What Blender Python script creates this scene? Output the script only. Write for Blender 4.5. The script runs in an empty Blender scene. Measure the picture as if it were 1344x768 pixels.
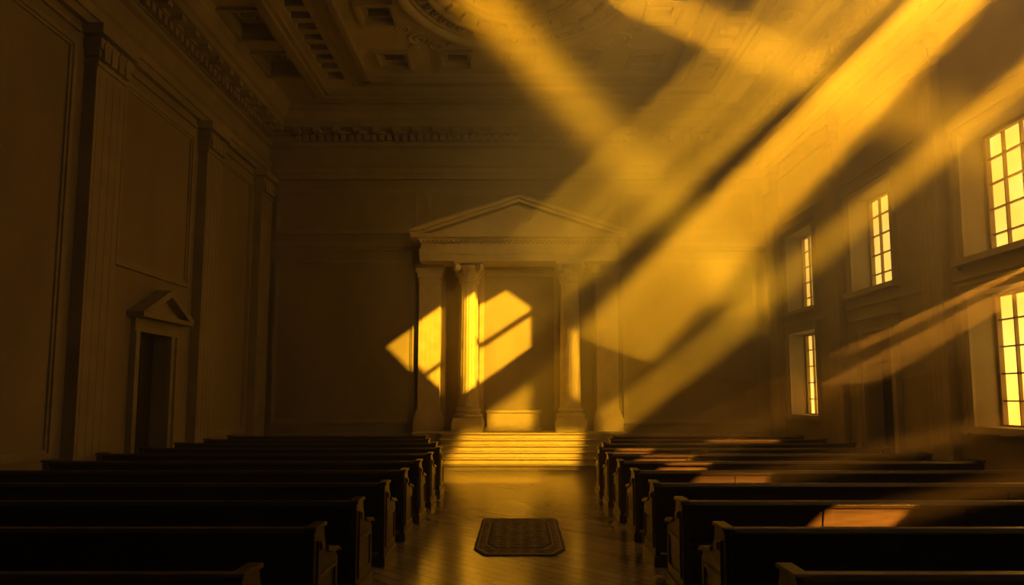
import bpy, bmesh, math, random
from mathutils import Vector, Matrix
random.seed(3)
C=bpy.context.scene.collection
# ---------------------------------------------------------------- materials
def mat(name,c1,c2=None,rough=0.8,scale=3.0,bump=0.0,metal=0.0,spec=0.4,kind='noise',stretch=(1,1,1)):
    m=bpy.data.materials.new(name); m.use_nodes=True
    nt=m.node_tree; n=nt.nodes; l=nt.links
    b=n['Principled BSDF']; b.inputs['Roughness'].default_value=rough
    b.inputs['Metallic'].default_value=metal
    b.inputs['Specular IOR Level'].default_value=spec
    if c2 is None: c2=tuple(x*0.75 for x in c1)
    tc=n.new('ShaderNodeTexCoord'); mp=n.new('ShaderNodeMapping'); mp.inputs['Scale'].default_value=stretch
    l.new(tc.outputs['Object'],mp.inputs['Vector'])
    t=n.new('ShaderNodeTexNoise'); t.inputs['Scale'].default_value=scale; t.inputs['Detail'].default_value=6
    l.new(mp.outputs[0],t.inputs['Vector'])
    r=n.new('ShaderNodeValToRGB')
    r.color_ramp.elements[0].position=0.3; r.color_ramp.elements[1].position=0.7
    r.color_ramp.elements[0].color=(*c2,1); r.color_ramp.elements[1].color=(*c1,1)
    l.new(t.outputs['Fac'],r.inputs['Fac']); l.new(r.outputs['Color'],b.inputs['Base Color'])
    if bump>0:
        bp=n.new('ShaderNodeBump'); bp.inputs['Strength'].default_value=bump; bp.inputs['Distance'].default_value=0.02
        t2=n.new('ShaderNodeTexNoise'); t2.inputs['Scale'].default_value=scale*8
        l.new(mp.outputs[0],t2.inputs['Vector'])
        l.new(t2.outputs['Fac'],bp.inputs['Height']); l.new(bp.outputs[0],b.inputs['Normal'])
    return m
M_wall=mat('aged_plaster',(0.35,0.29,0.215),(0.24,0.195,0.145),0.85,0.9,0.25,stretch=(1,1,0.35))
M_trim=mat('painted_moulding',(0.39,0.33,0.25),(0.29,0.24,0.18),0.7,2.0,0.1)
M_ceil=mat('ceiling_plaster',(0.52,0.45,0.34),(0.40,0.34,0.25),0.8,1.5,0.1)
M_stone=mat('limestone',(0.60,0.50,0.35),(0.46,0.38,0.27),0.6,4.0,0.15)
M_wood=mat('dark_pew_wood',(0.055,0.034,0.022),(0.024,0.015,0.011),0.35,2.0,0.1,stretch=(1,12,12))
M_door=mat('door_wood',(0.03,0.022,0.014),(0.015,0.011,0.008),0.5,3.0,0.1,stretch=(8,8,1))
M_frame=mat('window_frame_paint',(0.30,0.21,0.10),(0.22,0.15,0.07),0.5,4.0)
M_brass=mat('aged_brass',(0.35,0.24,0.08),(0.2,0.13,0.05),0.35,8.0,metal=1.0)
def floor_mat():
    m=bpy.data.materials.new('polished_parquet'); m.use_nodes=True
    nt=m.node_tree; n=nt.nodes; l=nt.links; b=n['Principled BSDF']
    tc=n.new('ShaderNodeTexCoord'); mp=n.new('ShaderNodeMapping'); mp.inputs['Rotation'].default_value=(0,0,math.radians(45))
    l.new(tc.outputs['Object'],mp.inputs['Vector'])
    br=n.new('ShaderNodeTexBrick'); br.inputs['Scale'].default_value=1.0
    br.inputs['Brick Width'].default_value=0.75; br.inputs['Row Height'].default_value=0.16
    br.inputs['Mortar Size'].default_value=0.006
    br.inputs['Color1'].default_value=(0.20,0.16,0.11,1); br.inputs['Color2'].default_value=(0.30,0.245,0.17,1)
    br.inputs['Mortar'].default_value=(0.06,0.048,0.03,1)
    l.new(mp.outputs[0],br.inputs['Vector']); l.new(br.outputs['Color'],b.inputs['Base Color'])
    t=n.new('ShaderNodeTexNoise'); t.inputs['Scale'].default_value=2.5
    mr=n.new('ShaderNodeMapRange'); mr.inputs['To Min'].default_value=0.13; mr.inputs['To Max'].default_value=0.28
    l.new(t.outputs['Fac'],mr.inputs['Value']); l.new(mr.outputs[0],b.inputs['Roughness'])
    bp=n.new('ShaderNodeBump'); bp.inputs['Strength'].default_value=0.4; bp.inputs['Distance'].default_value=0.005
    l.new(br.outputs['Fac'],bp.inputs['Height']); bp.invert=True; l.new(bp.outputs[0],b.inputs['Normal'])
    return m
M_floor=floor_mat()
def rug_mat():
    m=bpy.data.materials.new('woven_rug'); m.use_nodes=True
    nt=m.node_tree; n=nt.nodes; l=nt.links; b=n['Principled BSDF']; b.inputs['Roughness'].default_value=0.95
    tc=n.new('ShaderNodeTexCoord'); v=n.new('ShaderNodeTexVoronoi'); v.inputs['Scale'].default_value=6; v.distance='MANHATTAN'; v.inputs['Randomness'].default_value=0.3
    l.new(tc.outputs['Object'],v.inputs['Vector'])
    r=n.new('ShaderNodeValToRGB'); r.color_ramp.interpolation='CONSTANT'
    e=r.color_ramp.elements; e[0].color=(0.40,0.30,0.19,1); e[1].position=0.25; e[1].color=(0.035,0.027,0.02,1)
    k=e.new(0.42); k.color=(0.21,0.155,0.09,1); k=e.new(0.62); k.color=(0.04,0.03,0.02,1)
    l.new(v.outputs['Distance'],r.inputs['Fac']); l.new(r.outputs['Color'],b.inputs['Base Color'])
    return m
M_rug=rug_mat()
M_rugb=mat('rug_border',(0.04,0.03,0.022),(0.02,0.015,0.012),0.95,20)
M_rugl=mat('rug_border_line',(0.40,0.30,0.19),(0.27,0.20,0.12),0.95,20)
def glass_mat(name,strength):
    m=bpy.data.materials.new(name); m.use_nodes=True
    nt=m.node_tree; n=nt.nodes; l=nt.links; b=n['Principled BSDF']
    b.inputs['Base Color'].default_value=(0.05,0.03,0.01,1); b.inputs['Roughness'].default_value=0.4
    tc=n.new('ShaderNodeTexCoord'); t=n.new('ShaderNodeTexNoise'); t.inputs['Scale'].default_value=1.2
    l.new(tc.outputs['Object'],t.inputs['Vector'])
    r=n.new('ShaderNodeValToRGB'); r.color_ramp.elements[0].color=(1,0.42,0.035,1); r.color_ramp.elements[1].color=(1,0.54,0.08,1)
    r.color_ramp.elements[0].position=0.3; r.color_ramp.elements[1].position=0.7
    l.new(t.outputs['Fac'],r.inputs['Fac']); l.new(r.outputs['Color'],b.inputs['Emission Color'])
    b.inputs['Emission Strength'].default_value=strength
    return m
M_glass=glass_mat('sunlit_frosted_glass',2.5)
# ---------------------------------------------------------------- mesh helpers
def box(bm,x0,x1,y0,y1,z0,z1,mi=0):
    v=[bm.verts.new((x,y,z)) for z in (z0,z1) for y in (y0,y1) for x in (x0,x1)]
    for q in ((0,2,3,1),(4,5,7,6),(0,1,5,4),(2,6,7,3),(0,4,6,2),(1,3,7,5)):
        f=bm.faces.new([v[i] for i in q]); f.material_index=mi
def prism(bm,pts,axis,a,b,mi=0):
    def P(p,c):
        return {'x':(c,p[0],p[1]),'y':(p[0],c,p[1]),'z':(p[0],p[1],c)}[axis]
    A=[bm.verts.new(P(p,a)) for p in pts]; B=[bm.verts.new(P(p,b)) for p in pts]
    fs=[bm.faces.new(A),bm.faces.new(B[::-1])]
    n=len(pts)
    for i in range(n): fs.append(bm.faces.new([A[i],B[i],B[(i+1)%n],A[(i+1)%n]]))
    for f in fs: f.material_index=mi
def lathe(bm,cx,cy,prof,seg=32,flute=0,nfl=20,smooth=True):
    rings=[]
    for (r,z,*fl) in prof:
        f=fl[0] if fl else 0
        ring=[]
        for i in range(seg):
            a=2*math.pi*i/seg
            rr=r*(1-f*abs(math.cos(a*nfl/2))**3)
            ring.append(bm.verts.new((cx+rr*math.cos(a),cy+rr*math.sin(a),z)))
        rings.append(ring)
    for k in range(len(rings)-1):
        for i in range(seg):
            f=bm.faces.new([rings[k][i],rings[k][(i+1)%seg],rings[k+1][(i+1)%seg],rings[k+1][i]]); f.smooth=smooth
    bm.faces.new(rings[0][::-1]); bm.faces.new(rings[-1])
def torus(bm,c,R,r,seg=64,rs=8,mi=0,squash=1.0):
    g=[]
    for i in range(seg):
        a=2*math.pi*i/seg
        g.append([bm.verts.new((c[0]+(R+r*math.cos(b))*math.cos(a),c[1]+(R+r*math.cos(b))*math.sin(a),c[2]+squash*r*math.sin(b))) for b in [2*math.pi*j/rs for j in range(rs)]])
    for i in range(seg):
        for j in range(rs):
            f=bm.faces.new([g[i][j],g[(i+1)%seg][j],g[(i+1)%seg][(j+1)%rs],g[i][(j+1)%rs]]); f.smooth=True; f.material_index=mi
def obj(name,bm,mats,bevel=0,parent=None,recalc=True):
    if recalc: bmesh.ops.recalc_face_normals(bm,faces=bm.faces)
    me=bpy.data.meshes.new(name); bm.to_mesh(me); bm.free()
    o=bpy.data.objects.new(name,me); C.objects.link(o)
    for m in (mats if isinstance(mats,(list,tuple)) else [mats]): me.materials.append(m)
    if bevel:
        b=o.modifiers.new('bevel','BEVEL'); b.width=bevel; b.segments=2; b.limit_method='ANGLE'
    if parent: o.parent=parent
    return o
def NB(): return bmesh.new()
def plate(bm,a0,a1,b0,b1,holes,put):
    As=sorted({a0,a1,*[h[0] for h in holes],*[h[1] for h in holes]}); As=[a for a in As if a0<=a<=a1]
    Bs=sorted({b0,b1,*[h[2] for h in holes],*[h[3] for h in holes]}); Bs=[b for b in Bs if b0<=b<=b1]
    for i in range(len(As)-1):
        j=0
        while j<len(Bs)-1:
            def inh(k):
                ca=(As[i]+As[i+1])/2; cb=(Bs[k]+Bs[k+1])/2
                return any(h[0]<ca<h[1] and h[2]<cb<h[3] for h in holes)
            if inh(j): j+=1; continue
            k=j
            while k+1<len(Bs)-1 and not inh(k+1): k+=1
            put(As[i],As[i+1],Bs[j],Bs[k+1]); j=k+1
XL,XR,YB,YF,HC=-8.05,7.75,21.2,-3.0,10.95
# ---------------------------------------------------------------- floor
bm=NB(); box(bm,XL-0.8,XR+0.8,YF-0.4,YB+1.2,-0.3,0); obj('floor',bm,M_floor)
# ---------------------------------------------------------------- walls
bm=NB()
plate(bm,YF,YB+1.0,0,11.6,[(14.3,15.6,0,3.35)],lambda a,b,c,d:box(bm,XL-0.5,XL,a,b,c,d))
obj('wall_left',bm,M_wall)
WIN=[(17.75,19.45),(13.95,15.65),(9.95,11.65)]
UP=(4.33,6.55); LO=(1.46,3.75)
holes=[(w[0],w[1],UP[0],UP[1]) for w in WIN]+[(WIN[0][0],WIN[0][1],LO[0],LO[1]),(WIN[2][0],WIN[2][1],LO[0],LO[1]),(14.1,15.25,0,3.4)]
holes+=[(3.2,9.75,4.3,11.6),(9.75,12.2,9.3,11.6)]  # unseen wall openings added to let the outside spot shine in
bm=NB()
plate(bm,YF,YB+1.0,0,11.6,holes,lambda a,b,c,d:box(bm,XR,XR+0.62,a,b,c,d))
obj('wall_right',bm,M_wall)
bm=NB()
plate(bm,XL,XR,0,11.6,[(-2.3,2.3,0.9,6.0)],lambda a,b,c,d:box(bm,a,b,YB,YB+0.22,c,d))
box(bm,-2.7,2.7,YB+0.22,YB+0.8,0.5,6.4)
obj('wall_back',bm,M_wall)
bm=NB(); box(bm,XL-0.5,XR+0.6,YF-0.4,YF,0,11.6); obj('wall_front',bm,M_wall)
# ---------------------------------------------------------------- ceiling
OPEN=(2.95,XR+0.7,3.2,14.2)  # ceiling gap out of view, cut as a path for the outside spot
bm=NB()
plate(bm,XL-0.5,XR+0.65,YF-0.4,YB+1.0,[OPEN],lambda a,b,c,d:box(bm,a,b,c,d,11.3,11.6))
plate(bm,XL,XR,YF,YB,[OPEN,(-4.25,4.25,-1.5,18.45),(-5.45,-4.95,8,18.6),(4.95,5.45,14.6,18.6)]+
      [(-6.95,-6.15,9.1+2.0*i,10.3+2.0*i) for i in range(5)]+[(6.0,6.8,15.1+2.0*i,16.3+2.0*i) for i in range(2)],
      lambda a,b,c,d:box(bm,a,b,c,d,10.95,11.3))
cof=[(x-0.36,x+0.36,y-0.38,y+0.38) for x in (-3.4,-1.7,0,1.7,3.4) for y in (17.6,)]+[(s*3.4-0.36,s*3.4+0.36,y-0.38,y+0.38) for s in (-1,1) for y in (15.4,13.2,11.0)]
plate(bm,-4.25,4.25,-1.5,18.45,[OPEN]+cof,lambda a,b,c,d:box(bm,a,b,c,d,11.05,11.3))
obj('ceiling',bm,M_ceil)
bm=NB()
def strip(x0,x1,z0,z1,ya,yb): box(bm,x0,x1,ya,yb,z0,z1)
for s in (-1,1):
    ya = -1.5 if s<0 else 14.25
    for (a,b,z) in ((4.2,4.34,10.78),(4.34,4.55,10.86),(4.68,4.76,10.9),(5.62,5.74,10.84),(5.74,5.95,10.74),(5.95,6.03,10.84)):
        x0,x1=sorted((s*a,s*b)); strip(x0,x1,z,10.96,ya,18.45+(b-4.2) if b<5 else 19.4)
for (a,b,z) in ((18.4,18.54,10.78),(18.54,18.75,10.86),(18.88,18.96,10.9),(19.3,19.4,10.84),(19.4,19.62,10.74),(19.62,19.7,10.84)):
    w=4.34+(a-18.4) if a<19.2 else 5.95
    strip(-w,w,z,10.95,a,b)
obj('trim_1',bm,M_trim)
bm=NB()
for s in (-1,1):
    y=8.0 if s<0 else 14.7
    while y<18.5:
        x0,x1=sorted((s*4.95,s*5.45)); box(bm,x0,x1,y,y+0.22,10.98,11.28); y+=0.5
obj('trim_2',bm,M_trim)
bm=NB()
def ring_box(x0,x1,y0,y1,z0,z1,w):
    box(bm,x0,x1,y0,y0+w,z0,z1);box(bm,x0,x1,y1-w,y1,z0,z1);box(bm,x0,x0+w,y0+w,y1-w,z0,z1);box(bm,x1-w,x1,y0+w,y1-w,z0,z1)
for (x0,x1,y0,y1) in cof:
    if x0>2.4 and y1<14.6: continue
    ring_box(x0-0.1,x1+0.1,y0-0.1,y1+0.1,10.96,11.06,0.08)
    ring_box(x0,x1,y0,y1,11.14,11.28,0.1)
for (cx,ys) in ((-6.55,[9.7+2*i for i in range(5)]),(6.4,[15.7,17.7])):
    for y in ys:
        ring_box(cx-0.5,cx+0.5,y-0.7,y+0.7,10.88,10.96,0.07)
        torus(bm,(cx,y,11.2),0.26,0.07,32,8); torus(bm,(cx,y,11.2),0.12,0.07,24,8)
obj('trim_10',bm,M_trim)
bm=NB(); cz=11.03; cc=(0,14.25,cz)
for R,r in ((2.72,0.16),(2.52,0.06),(2.1,0.10),(1.45,0.1),(1.3,0.05),(0.6,0.1),(0.3,0.12)):
    torus(bm,cc,R,r,96,8)
def rbox(cx,cy,ang,r,w,h,z0,z1):
    c,s=math.cos(ang),math.sin(ang)
    P=[(r-h/2,-w/2),(r+h/2,-w/2),(r+h/2,w/2),(r-h/2,w/2)]
    prism(bm,[(cx+p[0]*c-p[1]*s,cy+p[0]*s+p[1]*c) for p in P],'z',z0,z1)
for i in range(48):
    a=2*math.pi*i/48
    rbox(0,14.25,a,2.37,0.18,0.05,cz-0.07,cz+.03); rbox(0,14.25,a,2.25,0.07,0.2,cz-0.07,cz+.03)
    rbox(0,14.25,a+0.05,2.22,0.05,0.16,cz-0.06,cz+.03)
for i in range(24):
    a=2*math.pi*i/24
    c,s=math.cos(a),math.sin(a)
    L=[(1.55,0),(1.7,-0.14),(1.9,-0.1),(2.0,0),(1.9,0.1),(1.7,0.14)]
    prism(bm,[(p[0]*c-p[1]*s,14.25+p[0]*s+p[1]*c) for p in L],'z',cz-0.08,cz+.03)
    if i%2==0:
        L=[(0.72,0),(0.85,-0.12),(1.1,-0.1),(1.22,0),(1.1,0.1),(0.85,0.12)]
        prism(bm,[(p[0]*c-p[1]*s,14.25+p[0]*s+p[1]*c) for p in L],'z',cz-0.08,cz+.03)
for sx in (-1,1):
    for k,(dx,dy,R) in enumerate(((2.55,2.3,0.26),(2.15,2.65,0.17),(2.9,1.8,0.16),(2.75,2.72,0.1),(1.75,2.62,0.1))):
        torus(bm,(sx*dx,14.25+dy,cz+.02),R,0.05,28,6); torus(bm,(sx*dx,14.25+dy,cz+.02),R*0.45,0.05,20,6)
obj('plaster_rosette',bm,M_ceil)
# ---------------------------------------------------------------- entablature/cornice
prof=[(0,8.85),(0.12,8.85),(0.12,9.02),(0.17,9.02),(0.17,9.2),(0.24,9.26),(0.24,9.34),(0.08,9.36),(0.08,9.85),
      (0.2,9.9),(0.2,10.0),(0.26,10.0),(0.26,10.2),(0.42,10.24),(0.42,10.3),(0.72,10.34),(0.72,10.52),(0.8,10.56),(0.9,10.7),(0.95,10.74),(0.95,10.82),(1.05,10.95),(0,10.95)]
bm=NB(); prism(bm,[(XL+p[0],p[1]) for p in prof],'y',YF,YB)
y=8.0
while y<20.6:
    box(bm,XL+0.26,XL+0.40,y,y+0.14,10.02,10.19); y+=0.24
y=8.0
while y<20.6:
    box(bm,XL+0.42,XL+0.68,y,y+0.2,10.2,10.335); y+=0.62
obj('trim_3',bm,M_trim)
bm=NB(); prism(bm,[(XR-p[0],p[1]) for p in prof],'y',12.2,YB)
prism(bm,[(XR-p[0],p[1]) for p in prof[:6]]+[(XR,9.3)],'y',9.8,12.2)
y=12.4
while y<20.6:
    box(bm,XR-0.40,XR-0.26,y,y+0.14,10.02,10.19); y+=0.24
y=12.4
while y<20.6:
    box(bm,XR-0.68,XR-0.42,y,y+0.2,10.2,10.335); y+=0.62
obj('trim_4',bm,M_trim)
bm=NB(); prism(bm,[(YB-p[0],p[1]) for p in prof],'x',XL,XR)
x=XL+1
while x<XR-1:
    box(bm,x,x+0.14,YB-0.40,YB-0.26,10.02,10.19); x+=0.24
x=XL+1
while x<XR-1:
    box(bm,x,x+0.2,YB-0.68,YB-0.42,10.2,10.335); x+=0.62
obj('trim_5',bm,M_trim)
# ---------------------------------------------------------------- panel mouldings
def panel(bm,axis,c,s,a0,a1,z0,z1,w=0.09,d=0.07):
    for (o,ww,dd) in ((0,w,d),(w,w*0.6,d*0.5)):
        for (p0,p1,q0,q1) in ((a0+o,a1-o,z0+o,z0+o+ww),(a0+o,a1-o,z1-o-ww,z1-o),(a0+o,a0+o+ww,z0+o+ww,z1-o-ww),(a1-o-ww,a1-o,z0+o+ww,z1-o-ww)):
            lo,hi=sorted((c,c+s*dd))
            if axis=='x': box(bm,lo,hi,p0,p1,q0,q1)
            else: box(bm,p0,p1,lo,hi,q0,q1)
def pilaster_side(name,xw,s,y0,y1,pr,ztop=8.85):
    bm=NB(); xx=lambda p: sorted((xw,xw+s*p))
    a,b=xx(pr); box(bm,a,b,y0,y1,0.75,8.15)
    n=4; w=(y1-y0)
    for i in range(n):
        yy=y0+w*(0.14+0.72*i/(n-1)); a2,b2=sorted((xw+s*pr,xw+s*(pr+0.007))); box(bm,a2,b2,yy-0.05*w,yy+0.05*w,0.95,8.0)
    for (p,e,z0,z1) in ((pr+0.14,0.12,0,0.45),(pr+0.10,0.09,0.45,0.55),(pr+0.12,0.1,0.55,0.66),(pr+0.05,0.05,0.66,0.78),
                        (pr+0.04,0.03,8.1,8.18),(pr+0.05,0.04,8.26,8.4),(pr+0.10,0.08,8.4,8.6),(pr+0.16,0.14,8.66,8.85),(pr+0.02,0.0,8.18,8.66)):
        a,b=xx(p); box(bm,a,b,y0-e,y1+e,z0,z1)
    for i in range(4):
        yy=y0+w*(0.12+0.253*i); a2,b2=sorted((xw+s*pr,xw+s*(pr+0.12)))
        prism(bm,[(yy-0.08,8.2),(yy+0.08,8.2),(yy+0.1,8.5),(yy,8.62),(yy-0.1,8.5)],'x',a2,b2)
    return obj(name,bm,M_trim)
LP=[(3.4,4.3),(7.75,8.65),(12.1,13.0),(16.6,17.4),(20.2,21.05)]
for i,(a,b) in enumerate(LP): pilaster_side('pilaster',XL,1,a,b,0.24)
bm=NB()
for (a,b) in ((8.95,11.8),(13.3,16.3),(17.7,20.0),(4.6,7.45)):
    panel(bm,'x',XL,1,a,b,(0.95 if a!=13.3 else 4.6),8.4)
    box(bm,XL,XL+0.06,a-0.2,b+0.1,8.62,8.68)
obj('trim_6',bm,M_trim)
bm=NB()
for (a,b) in ((4.45,7.6),(8.8,11.95),(13.15,13.9),(16.05,16.45),(17.55,20.05)):
    box(bm,XL,XL+0.07,a,b,0,0.62); box(bm,XL,XL+0.11,a,b,0.62,0.7); box(bm,XL,XL+0.12,a,b,0,0.2)
obj('baseboard_left',bm,M_trim)
RP=[(12.1,12.75),(16.1,16.75),(20.0,20.6)]
for (a,b) in RP: pilaster_side('pilaster',XR,-1,a,b,0.16)
bm=NB()
for (a,b) in ((9.85,11.95),(12.9,13.5),(16.9,19.85)):
    box(bm,XR-0.07,XR,a,b,0,0.62); box(bm,XR-0.11,XR,a,b,0.62,0.7)
obj('baseboard_right',bm,M_trim)
bm=NB()
for (a,b) in ((9.9,12.0),(12.85,16.0),(16.85,19.9)):
    for (z0,z1,d) in ((3.98,4.0,0.03),(4.0,4.06,0.06),(8.4,8.5,0.06),(7.0,7.05,0.04)):
        box(bm,XR-d,XR,a,b,z0,z1)
obj('trim_7',bm,M_trim)
bm=NB()
for s in (-1,1):
    lo,hi=(XL+0.35,-3.25) if s<0 else (3.2,XR-0.3)
    panel(bm,'y',YB,-1,lo,hi,1.15,6.25)
    panel(bm,'y',YB,-1,lo,hi,7.1,8.5)
    lo,hi=(XL,-3.1) if s<0 else (3.1,XR)
    box(bm,lo,hi,YB-0.06,YB,6.55,6.65); box(bm,lo,hi,YB-0.14,YB,6.65,6.76); box(bm,lo,hi,YB-0.08,YB,6.76,6.82)
panel(bm,'y',YB,-1,-2.95,2.95,7.1,8.5)
obj('trim_8',bm,M_trim)
bm=NB()
for lo,hi in ((XL+0.4,-3.2),(3.2,XR-0.1)):
    box(bm,lo,hi,YB-0.08,YB,0,0.75); box(bm,lo,hi,YB-0.13,YB,0.75,0.85)
obj('baseboard_back',bm,M_trim)
# ---------------------------------------------------------------- windows
wi=0; GD=0.40
def window(y0,y1,z0,z1):
    global wi; wi+=1
    e=bpy.data.objects.new('window_%d'%wi,None); C.objects.link(e)
    bm=NB(); box(bm,XR+GD+0.09,XR+GD+0.13,y0,y1,z0,z1); obj('glass',bm,M_glass,parent=e)
    bm=NB(); xa,xb=XR+GD,XR+GD+0.09; fw=0.06
    box(bm,xa,xb,y0,y0+fw,z0,z1); box(bm,xa,xb,y1-fw,y1,z0,z1); box(bm,xa,xb,y0+fw,y1-fw,z0,z0+fw); box(bm,xa,xb,y0+fw,y1-fw,z1-fw,z1)
    for i in (1,2,3):
        yy=y0+(y1-y0)*i/4; box(bm,xa+0.03,xb,yy-0.012,yy+0.012,z0+fw,z1-fw)
    for i in range(1,5):
        zz=z0+(z1-z0)*i/5; box(bm,xa+0.03,xb,y0+fw,y1-fw,zz-0.012,zz+0.012)
    obj('sash',bm,M_frame,parent=e)
    bm=NB(); a=0.14
    for (o,w,d) in ((0,a,0.05),(a,0.05,0.09)):
        box(bm,XR-d,XR,y0-o-w,y0-o,z0-o,z1+o); box(bm,XR-d,XR,y1+o,y1+o+w,z0-o,z1+o)
        box(bm,XR-d,XR,y0-o-w,y1+o+w,z1+o,z1+o+w)
    box(bm,XR-0.14,XR+GD,y0,y1,z0,z0+0.03)
    box(bm,XR-0.16,XR,y0-0.22,y1+0.22,z0-0.08,z0+0.03)
    obj('casing',bm,M_trim,parent=e)
for w in WIN: window(*w,*UP)
window(*WIN[0],*LO); window(*WIN[2],*LO)
# ---------------------------------------------------------------- doors
def door(name,xw,s,y0,y1,zt,ped):
    e=bpy.data.objects.new(name,None); C.objects.link(e)
    bm=NB(); xa,xb=sorted((xw-s*0.40,xw-s*0.34)); box(bm,xa,xb,y0,y1,0,zt)
    for k in range(2):
        for (z0,z1) in ((0.25,1.3),(1.5,zt-0.25)):
            ya=y0+0.1+k*(y1-y0)/2; yb=ya+(y1-y0)/2-0.2
            p,q=sorted((xw-s*0.34,xw-s*0.31)); box(bm,p,q,ya,yb,z0,z1)
    obj('leaf',bm,M_door,parent=e)
    bm=NB(); fw=0.24
    for (o,w,d) in ((0,fw*0.6,0.08),(fw*0.6,fw*0.4,0.13)):
        p,q=sorted((xw,xw+s*d))
        box(bm,p,q,y0-o-w,y0-o,0,zt); box(bm,p,q,y1+o,y1+o+w,0,zt)
    p,q=sorted((xw,xw+s*0.10)); box(bm,p,q,y0-fw,y1+fw,zt,zt+0.28)
    if ped:
        p,q=sorted((xw,xw+s*0.36)); box(bm,p,q,y0-0.42,y1+0.42,zt+0.28,zt+0.38)
        p,q=sorted((xw,xw+s*0.16)); ym=(y0+y1)/2
        prism(bm,[(y0-0.3,zt+0.38),(y1+0.3,zt+0.38),(ym,zt+0.85)],'x',p,q)
        p,q=sorted((xw,xw+s*0.38))
        prism(bm,[(y0-0.46,zt+0.38),(y0-0.2,zt+0.38),(ym,zt+0.82),(ym,zt+0.98)],'x',p,q)
        prism(bm,[(y1+0.46,zt+0.38),(ym,zt+0.98),(ym,zt+0.82),(y1+0.2,zt+0.38)],'x',p,q)
    else:
        p,q=sorted((xw,xw+s*0.2)); box(bm,p,q,y0-0.36,y1+0.36,zt+0.28,zt+0.42)
    obj('surround',bm,M_trim,parent=e)
    bm=NB(); torus(bm,(xw-s*0.30,y0+(y1-y0)*0.45,1.1),0.04,0.015,16,6); obj('handle',bm,M_brass,parent=e)
door('door_1',XL,1,14.3,15.6,3.35,True)
door('door_2',XR,-1,14.1,15.25,3.4,False)
# ---------------------------------------------------------------- steps & platform
PH=0.94
bm=NB()
n=6
for i in range(n):
    y0=18.7+0.235*i; hh=PH*(i+1)/n
    box(bm,-2.25,2.25,y0,20.15,hh-PH/n,hh-0.035); box(bm,-2.30,2.30,y0-0.07,20.15,hh-0.035,hh)
box(bm,-3.12,3.12,20.12,YB,0,PH-0.05); box(bm,-3.16,3.16,20.07,YB,PH-0.05,PH)
obj('altar_steps',bm,M_stone,bevel=0.006)
# ---------------------------------------------------------------- columns
def column(cx,cy,z0,z1):
    bm=NB()
    box(bm,cx-0.46,cx+0.46,cy-0.42,cy+0.42,z0,z0+0.34)
    box(bm,cx-0.42,cx+0.42,cy-0.40,cy+0.40,z0+0.34,z0+0.42)
    zb=z0+0.42
    pr=[(0.40,zb),(0.43,zb+0.04),(0.43,zb+0.09),(0.39,zb+0.12),(0.345,zb+0.15),(0.345,zb+0.18),(0.38,zb+0.2),(0.385,zb+0.24),(0.34,zb+0.27),(0.32,zb+0.32)]
    lathe(bm,cx,cy,pr,48)
    zc=z1-0.62
    sh=[]
    for i in range(13):
        t=i/12; r=0.315*(1-0.16*t**1.6); sh.append((r,zb+0.32+(zc-zb-0.32)*t,0.03 if 0<i<12 else 0.0))
    lathe(bm,cx,cy,sh,120,nfl=20,smooth=False)
    lathe(bm,cx,cy,[(0.27,zc-0.03),(0.31,zc),(0.31,zc+0.03),(0.26,zc+0.05),(0.265,zc+0.3),(0.33,zc+0.46),(0.38,zc+0.5)],40)
    for row,(zz,hh,nn,off) in enumerate(((zc+0.04,0.22,8,0),(zc+0.14,0.26,8,math.pi/8))):
        for i in range(nn):
            a=2*math.pi*i/nn+off; c,s=math.cos(a),math.sin(a)
            pts=[(0.265,zz,0.085),(0.32,zz+hh*0.6,0.10),(0.41,zz+hh*0.95,0.07),(0.46,zz+hh*0.80,0.03)]
            prev=None
            for (r,z,w) in pts:
                q=[bm.verts.new((cx+(r+dr)*c-sw*w*s,cy+(r+dr)*s+sw*w*c,z)) for (dr,sw) in ((0.0,-1),(0.03,0),(0.0,1),(-0.03,0))]
                if prev:
                    for k in range(4): bm.faces.new([prev[k],prev[(k+1)%4],q[(k+1)%4],q[k]])
                else: bm.faces.new(q)
                prev=q
            bm.faces.new(prev)
    for a in (math.pi/4,3*math.pi/4,5*math.pi/4,7*math.pi/4):
        c,s=math.cos(a),math.sin(a)
        for R in (0.11,0.055):
            m=14; A=[];B=[]
            w=0.06 if R>0.07 else 0.08
            for k in range(m):
                b=2*math.pi*k/m; r=0.48+R*math.cos(b); z=zc+0.42+R*math.sin(b)
                A.append(bm.verts.new((cx+r*c-w*s,cy+r*s+w*c,z))); B.append(bm.verts.new((cx+r*c+w*s,cy+r*s-w*c,z)))
            bm.faces.new(A); bm.faces.new(B[::-1])
            for k in range(m): bm.faces.new([A[k],B[k],B[(k+1)%m],A[(k+1)%m]])
    box(bm,cx-0.42,cx+0.42,cy-0.42,cy+0.42,z1-0.10,z1-0.04); box(bm,cx-0.45,cx+0.45,cy-0.44,cy+0.44,z1-0.04,z1)
    return obj('corinthian_column',bm,M_stone)
ZC=6.05
column(-1.54,20.56,PH,ZC); column(1.52,20.56,PH,ZC)
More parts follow.
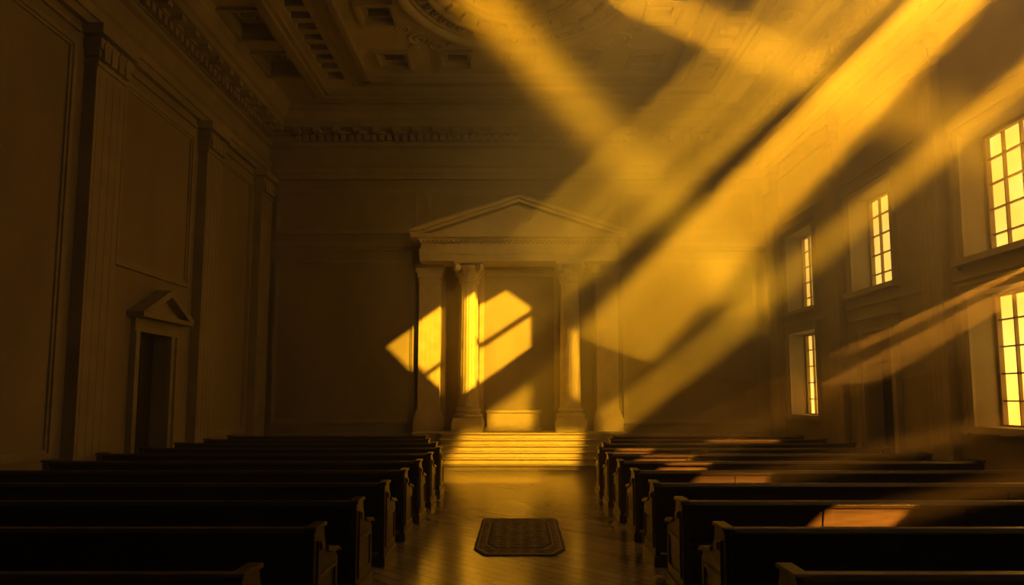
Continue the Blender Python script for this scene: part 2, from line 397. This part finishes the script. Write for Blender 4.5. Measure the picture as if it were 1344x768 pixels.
def anta(cx):
    bm=NB(); y1=YB; y0=YB-0.28
    box(bm,cx-0.33,cx+0.33,y0,y1,PH,ZC)
    for (e,d,z0,z1) in ((0.12,0.12,PH,PH+0.4),(0.09,0.09,PH+0.4,PH+0.5),(0.05,0.05,PH+0.5,PH+0.62),(0.03,0.03,ZC-0.55,ZC-0.48),(0.05,0.05,ZC-0.4,ZC-0.25),(0.10,0.10,ZC-0.25,ZC-0.1),(0.13,0.13,ZC-0.1,ZC)):
        box(bm,cx-0.33-e,cx+0.33+e,y0-d,y1,z0,z1)
    for i in range(4): 
        xx=cx-0.21+0.14*i; box(bm,xx-0.03,xx+0.03,y0-0.005,y0,PH+0.7,ZC-0.62)
    obj('anta_pilaster',bm,M_stone)
anta(-2.78); anta(2.70)
# ---------------------------------------------------------------- entablature + pediment
bm=NB(); yf=20.2; yb=YB
box(bm,-3.0,2.96,yf+0.06,yb,ZC,ZC+0.2); box(bm,-3.03,2.99,yf+0.03,yb,ZC+0.2,ZC+0.36)
box(bm,-2.98,2.94,yf+0.07,yb,ZC+0.36,ZC+0.62); box(bm,-3.08,3.04,yf-0.04,yb,ZC+0.62,ZC+0.68)
box(bm,-3.25,3.21,yf-0.2,yb,ZC+0.68,ZC+0.80)
zt=ZC+0.80; ap=zt+1.10
prism(bm,[(-2.95,zt),(2.91,zt),(-0.02,ap-0.12)],'y',yf+0.16,yb)
for (w,d) in ((0.20,0.0),(0.10,-0.1)):
    for s in (-1,1):
        ex=-0.02+s*3.28
        o=0.2-w
        prism(bm,[(ex,zt+0.0+o*0.5),(ex,zt+0.06+o*0.5),(-0.02,ap+0.08),(-0.02,ap+0.08-w),(ex-s*0.35,zt+o)],'y',yf-0.12+d,yb)
x=-3.0
while x<2.95:
    box(bm,x,x+0.07,yf-0.04,yf+0.08,ZC+0.55,ZC+0.62); x+=0.14
obj('portico_pediment',bm,M_stone)
bm=NB()
yw=YB+0.22
for (o,w,d) in ((0,0.14,0.08),(0.14,0.06,0.04)):
    box(bm,-1.12-o-w,-1.12-o,yw-d,yw,PH,5.9); box(bm,1.08+o,1.08+o+w,yw-d,yw,PH,5.9); 
box(bm,-1.32,1.28,yw-0.1,yw,5.78,5.98)
obj('trim_9',bm,M_stone)
bm=NB(); box(bm,-1.0,0.62,YB-0.12,yw,PH,PH+0.55); box(bm,-1.06,0.68,YB-0.17,yw,PH+0.55,PH+0.63); box(bm,-1.06,0.68,YB-0.17,yw,PH,PH+0.1)
obj('altar_plinth',bm,M_stone,bevel=0.01)
# ---------------------------------------------------------------- pews
def pew(x0,x1,y):
    bm=NB(); t=0.06
    xs,xe=x0+t,x1-t
    prism(bm,[(y+0.10,0.40),(y+0.14,0.40),(y+0.05,0.90),(y+0.01,0.90)],'x',xs,xe)
    prism(bm,[(y-0.03,0.89),(y+0.09,0.89),(y+0.10,0.92),(y+0.07,0.955),(y-0.01,0.955),(y-0.04,0.92)],'x',xs,xe)
    box(bm,xs,xe,y+0.10,y+0.16,0.12,0.40)
    prism(bm,[(y+0.12,0.42),(y+0.58,0.44),(y+0.60,0.47),(y+0.58,0.49),(y+0.12,0.46)],'x',xs,xe)
    box(bm,xs,xe,y+0.50,y+0.53,0.1,0.43)
    L=xe-xs; k=4
    for i in range(k+1):
        xx=xs+L*i/k; prism(bm,[(y+0.085,0.42),(y+0.12,0.42),(y+0.03,0.89),(y-0.005,0.89)],'x',max(xs,xx-0.05),min(xe,xx+0.05))
    box(bm,xs,xe,y-0.10,y+0.03,0.50,0.52)
    box(bm,xs,xe,y-0.10,y-0.085,0.50,0.56)
    box(bm,xs+0.1,xe-0.1,y-0.24,y-0.08,0.12,0.17)
    for i in range(4):
        xx=xs+0.3+(L-0.6)*i/3; box(bm,xx-0.03,xx+0.03,y-0.20,y-0.12,0.0,0.12)
    for (a,b,s) in ((x0,x0+t,-1),(x1-t,x1,1)):
        P=[(y-0.10,0.0),(y+0.62,0.0),(y+0.62,0.60),(y+0.56,0.66),(y+0.40,0.68),(y+0.26,0.74),(y+0.20,0.86),(y+0.17,0.955),(y-0.06,0.955),(y-0.10,0.92)]
        prism(bm,P,'x',a,b)
        box(bm,a-0.02,b+0.02,y-0.13,y+0.65,0,0.12)
        prism(bm,[(y-0.12,0.945),(y+0.20,0.945),(y+0.20,0.965),(y+0.17,0.98),(y-0.10,0.98),(y-0.12,0.965)],'x',a-0.018,b+0.018)
        prism(bm,[(y+0.26,0.72),(y+0.42,0.68),(y+0.60,0.66),(y+0.66,0.63),(y+0.66,0.66),(y+0.58,0.70),(y+0.42,0.72),(y+0.27,0.76)],'x',a-0.02,b+0.02)
        c=a if s<0 else b
        p,q=sorted((c,c+s*0.015))
        box(bm,p,q,y-0.02,y+0.02,0.2,0.86); box(bm,p,q,y+0.5,y+0.54,0.2,0.58); box(bm,p,q,y+0.02,y+0.5,0.2,0.24); box(bm,p,q,y+0.02,y+0.5,0.54,0.58)
        p,q=sorted((c,c+s*0.03)); box(bm,p,q,y+0.03,y+0.10,0.78,0.84,1)
    return obj('church_pew',bm,[M_wood,M_brass],bevel=0.006)
ys=[4.15+1.4*i for i in range(10)]
for i,y in enumerate(ys):
    ed=1.6
    if y>14.6: ed=1.85
    if y>16.0: ed=2.2
    pew(-7.62,-ed,y); pew(ed,7.42,y)
pew(-7.62,-2.45,18.1); pew(2.45,7.42,18.1)
# ---------------------------------------------------------------- rug
bm=NB()
def octo(x,y0,y1,c): return [(-x+c,y0),(x-c,y0),(x,y0+c*2.2),(x,y1-c*0.6),(x-c*0.4,y1),(-x+c*0.4,y1),(-x,y1-c*0.6),(-x,y0+c*2.2)]
prism(bm,octo(0.60,-1.3,1.3,0.16),'z',0,0.012,1)
prism(bm,octo(0.57,-1.25,1.25,0.15),'z',0.012,0.014,2)
prism(bm,octo(0.545,-1.20,1.20,0.15),'z',0.014,0.016,0)
prism(bm,octo(0.46,-1.03,1.03,0.14),'z',0.016,0.017,2)
prism(bm,octo(0.44,-0.99,0.99,0.14),'z',0.017,0.018,1)
prism(bm,octo(0.40,-0.92,0.92,0.12),'z',0.018,0.02,0)
o=obj('patterned_rug',bm,[M_rug,M_rugb,M_rugl]); o.location=(0.0,10.1,0.001)
# ---------------------------------------------------------------- haze
def vol(o,dens,g=0.0,col=(1,0.88,0.66,1)):
    m=bpy.data.materials.new('dusty_air'); m.use_nodes=True; nt=m.node_tree; nt.nodes.clear()
    out=nt.nodes.new('ShaderNodeOutputMaterial'); vs=nt.nodes.new('ShaderNodeVolumeScatter')
    vs.inputs['Density'].default_value=dens; vs.inputs['Anisotropy'].default_value=g; vs.inputs['Color'].default_value=col
    nt.links.new(vs.outputs[0],out.inputs['Volume']); o.data.materials.append(m)
bm=NB(); box(bm,XL-0.02,XR+0.39,YF+0.02,YB+0.2,-0.02,11.28)
vol(obj('dust_haze',bm,[]),0.015)
bm=NB(); bmesh.ops.create_icosphere(bm,subdivisions=4,radius=1.0)
for f in bm.faces: f.smooth=True
o=obj('dust_haze',bm,[]); o.scale=(8.0,7.5,5.6); o.location=(5.6,13.0,7.8)
vol(o,0.062)
# ---------------------------------------------------------------- lights
def spot(name,L,T,power,ang,col,rad=0.01,blend=0.05):
    d=bpy.data.lights.new(name,'SPOT'); d.energy=power; d.spot_size=math.radians(ang); d.spot_blend=blend; d.shadow_soft_size=rad; d.color=col
    o=bpy.data.objects.new(name,d); o.location=L; o.rotation_euler=(Vector(T)-Vector(L)).to_track_quat('-Z','Y').to_euler(); C.objects.link(o); return o
def area(name,L,T,power,sx,sy,col,spread=180):
    d=bpy.data.lights.new(name,'AREA'); d.energy=power; d.shape='RECTANGLE'; d.size=sx; d.size_y=sy; d.color=col; d.spread=math.radians(spread)
    o=bpy.data.objects.new(name,d); o.location=L; o.rotation_euler=(Vector(T)-Vector(L)).to_track_quat('-Z','Y').to_euler(); C.objects.link(o); return o
def screen(name,L,T,dist,half,polys):  # unseen mask added before a lamp, cut to shape its light patches
    L=Vector(L); T=Vector(T); f=(T-L).normalized()
    R=f.to_track_quat('-Z','Y').to_matrix(); ux,uy=R.col[0],R.col[1]
    cu=bpy.data.curves.new(name,'CURVE'); cu.dimensions='2D'; cu.fill_mode='BOTH'; cu.extrude=0.002*dist
    def spl(pts):
        s=cu.splines.new('POLY'); s.points.add(len(pts)-1)
        for p,q in zip(s.points,pts): p.co=(q[0],q[1],0,1)
        s.use_cyclic_u=True
    spl([(-half,-half),(half,-half),(half,half),(-half,half)])
    for P in polys:
        pts=[]
        for p in P:
            d=Vector(p)-L; t=dist/d.dot(f); q=d*t; pts.append((q.dot(ux),q.dot(uy)))
        spl(pts)
    tmp=bpy.data.objects.new(name+'_c',cu); C.objects.link(tmp)
    dg=bpy.context.evaluated_depsgraph_get(); me=bpy.data.meshes.new_from_object(tmp.evaluated_get(dg))
    bpy.data.objects.remove(tmp)
    o=bpy.data.objects.new(name,me); me.materials.clear(); me.materials.append(M_door)
    M=R.to_4x4(); M.translation=L+f*dist; o.matrix_world=M; C.objects.link(o)
SUN=(1.0,0.41,0.010)
ctr=Vector((-1.2,21.3,3.9)); dirv=Vector((1,-1.3,0.76)); L1=ctr+dirv*20
y=21.4
polys=[[(-2.1,y,4.35),(-0.40,y,5.34),(0.36,y,4.80),(0.36,y,4.72),(-2.1,y,3.10)],
       [(-2.1,y,2.88),(0.36,y,4.50),(0.36,y,3.55),(-2.1,y,1.80)],
       [(-1.62,20.25,4.9),(-1.2,20.25,5.2),(-1.2,20.25,2.4),(-1.62,20.25,2.1)],
       [(-4.12,21.2,3.54),(-2.45,21.2,4.74),(-2.45,21.2,3.05),(-3.12,21.2,2.55)],
       [(-3.05,21.2,2.42),(-2.45,21.2,2.87),(-2.45,21.2,1.93)]]
spot('sun_lamp',L1,ctr,1000000,14,SUN,0.05)
screen('added_gobo',L1,ctr,14.0,2.6,polys)  # added mask outside the room, outlines the patches on the back wall
L2=Vector((7.4,1.0,8.0)); c2=Vector((5,21,2.8))
spot('added_shaft_spot',L2,c2,50000,40,SUN,0.004)  # added unseen spot behind its mask, for the back-wall streak
screen('added_gobo',L2,c2,0.4,0.3,[[(7.29,21.2,5.1),(7.29,21.2,3.96),(2.7,21.2,0.6),(2.4,21.2,0.6),(2.4,21.2,1.45)]])
# steps, right column, plinth and the pool of light on the floor share one shaft
L4=Vector((7.3,3.0,9.3)); c4=Vector((0,18.6,0.8))
polys=[[(-1.6,20.1,0.94),(1.8,20.1,0.94),(1.5,18.8,0.1),(-2.0,18.8,0.1)],
       [(-2.05,18.5,0),(0.65,18.5,0),(0.5,16.1,0),(-1.9,16.1,0)],
       [(1.58,20.25,3.9),(1.85,20.25,4.1),(1.85,20.25,2.0),(1.58,20.25,2.0)],
       [(-0.95,21.05,1.02),(-0.95,21.05,1.5),(0.3,21.4,2.35),(0.36,21.4,2.3),(0.36,21.05,1.02)]]
spot('added_shaft_spot',L4,c4,135000,34,SUN,0.004)  # added unseen spot aimed at steps, floor, column and plinth
screen('added_gobo',L4,c4,0.4,0.3,polys)
def back(y,x0,x1,z0=0.5,z1=0.875,sk=0.25): return [(x0,y,z0),(x1,y,z0),(x1+sk,y,z1),(x0+sk,y,z1)]
L3=Vector((7.0,1.4,3.3)); c3=Vector((3.2,8.0,0.8))
spot('added_shaft_spot',L3,c3,36000,70,(1,0.38,0.03),0.003)  # unseen spot added for lit patches on the nearer pew backs
screen('added_gobo',L3,c3,0.4,0.5,[back(6.96,2.85,3.65,0.62),back(9.76,2.3,3.3,0.6)])
L6=Vector((7.25,6.6,4.3)); c6=Vector((3.2,13.0,0.8))
spot('added_shaft_spot',L6,c6,56000,75,(1,0.38,0.03),0.003)  # another added spot, out of view, for the farther pew backs
screen('added_gobo',L6,c6,0.4,0.5,[back(11.16,2.1,2.8,0.72),back(12.56,1.95,2.9,0.70),back(13.96,1.8,2.5,0.78,0.955),back(16.76,4.4,6.1,0.80,0.955)])
area('added_beam_lamp',(-2.5,10.7,10.75),(6.9,21.2,5.7),165,0.9,0.9,SUN,11)  # unseen area lamp added to make the down-right shaft
area('added_beam_lamp',(2.2,13.9,10.85),(7.75,9.3,5.2),150,1.0,1.0,SUN,8)  # unseen area lamp added for a second crossing shaft
area('added_beam_lamp',(3.0,5.0,9.6),(0.0,20.5,6.2),52,2.0,2.0,(1,0.46,0.05),30)  # added soft fill toward the portico, no fixture there
area('added_beam_lamp',(7.3,8.6,7.9),(0.5,17,11.0),28,0.8,0.8,(1,0.48,0.07),60)  # added uplight to bring out the ceiling relief
area('added_opening_fill',(8.5,6.6,7.6),(3.5,15.0,6.0),125,5.5,6.0,(1,0.48,0.06),130)  # added fill lamp outside the cut wall opening
w=bpy.data.worlds.new('world'); bpy.context.scene.world=w; w.use_nodes=True
bg=w.node_tree.nodes['Background']; bg.inputs[0].default_value=(0.88,0.82,0.72,1); bg.inputs[1].default_value=0.17
# ---------------------------------------------------------------- camera
cd=bpy.data.cameras.new('camera'); cam=bpy.data.objects.new('camera',cd); C.objects.link(cam)
cd.lens=24; cd.sensor_width=36; cd.shift_x=-0.0074; cd.shift_y=0.037
cam.location=(0,0,2.0); cam.rotation_euler=(math.radians(95.5),0,0)
bpy.context.scene.camera=cam
vs_=bpy.context.scene.view_settings; vs_.view_transform='Standard'; vs_.look='None'
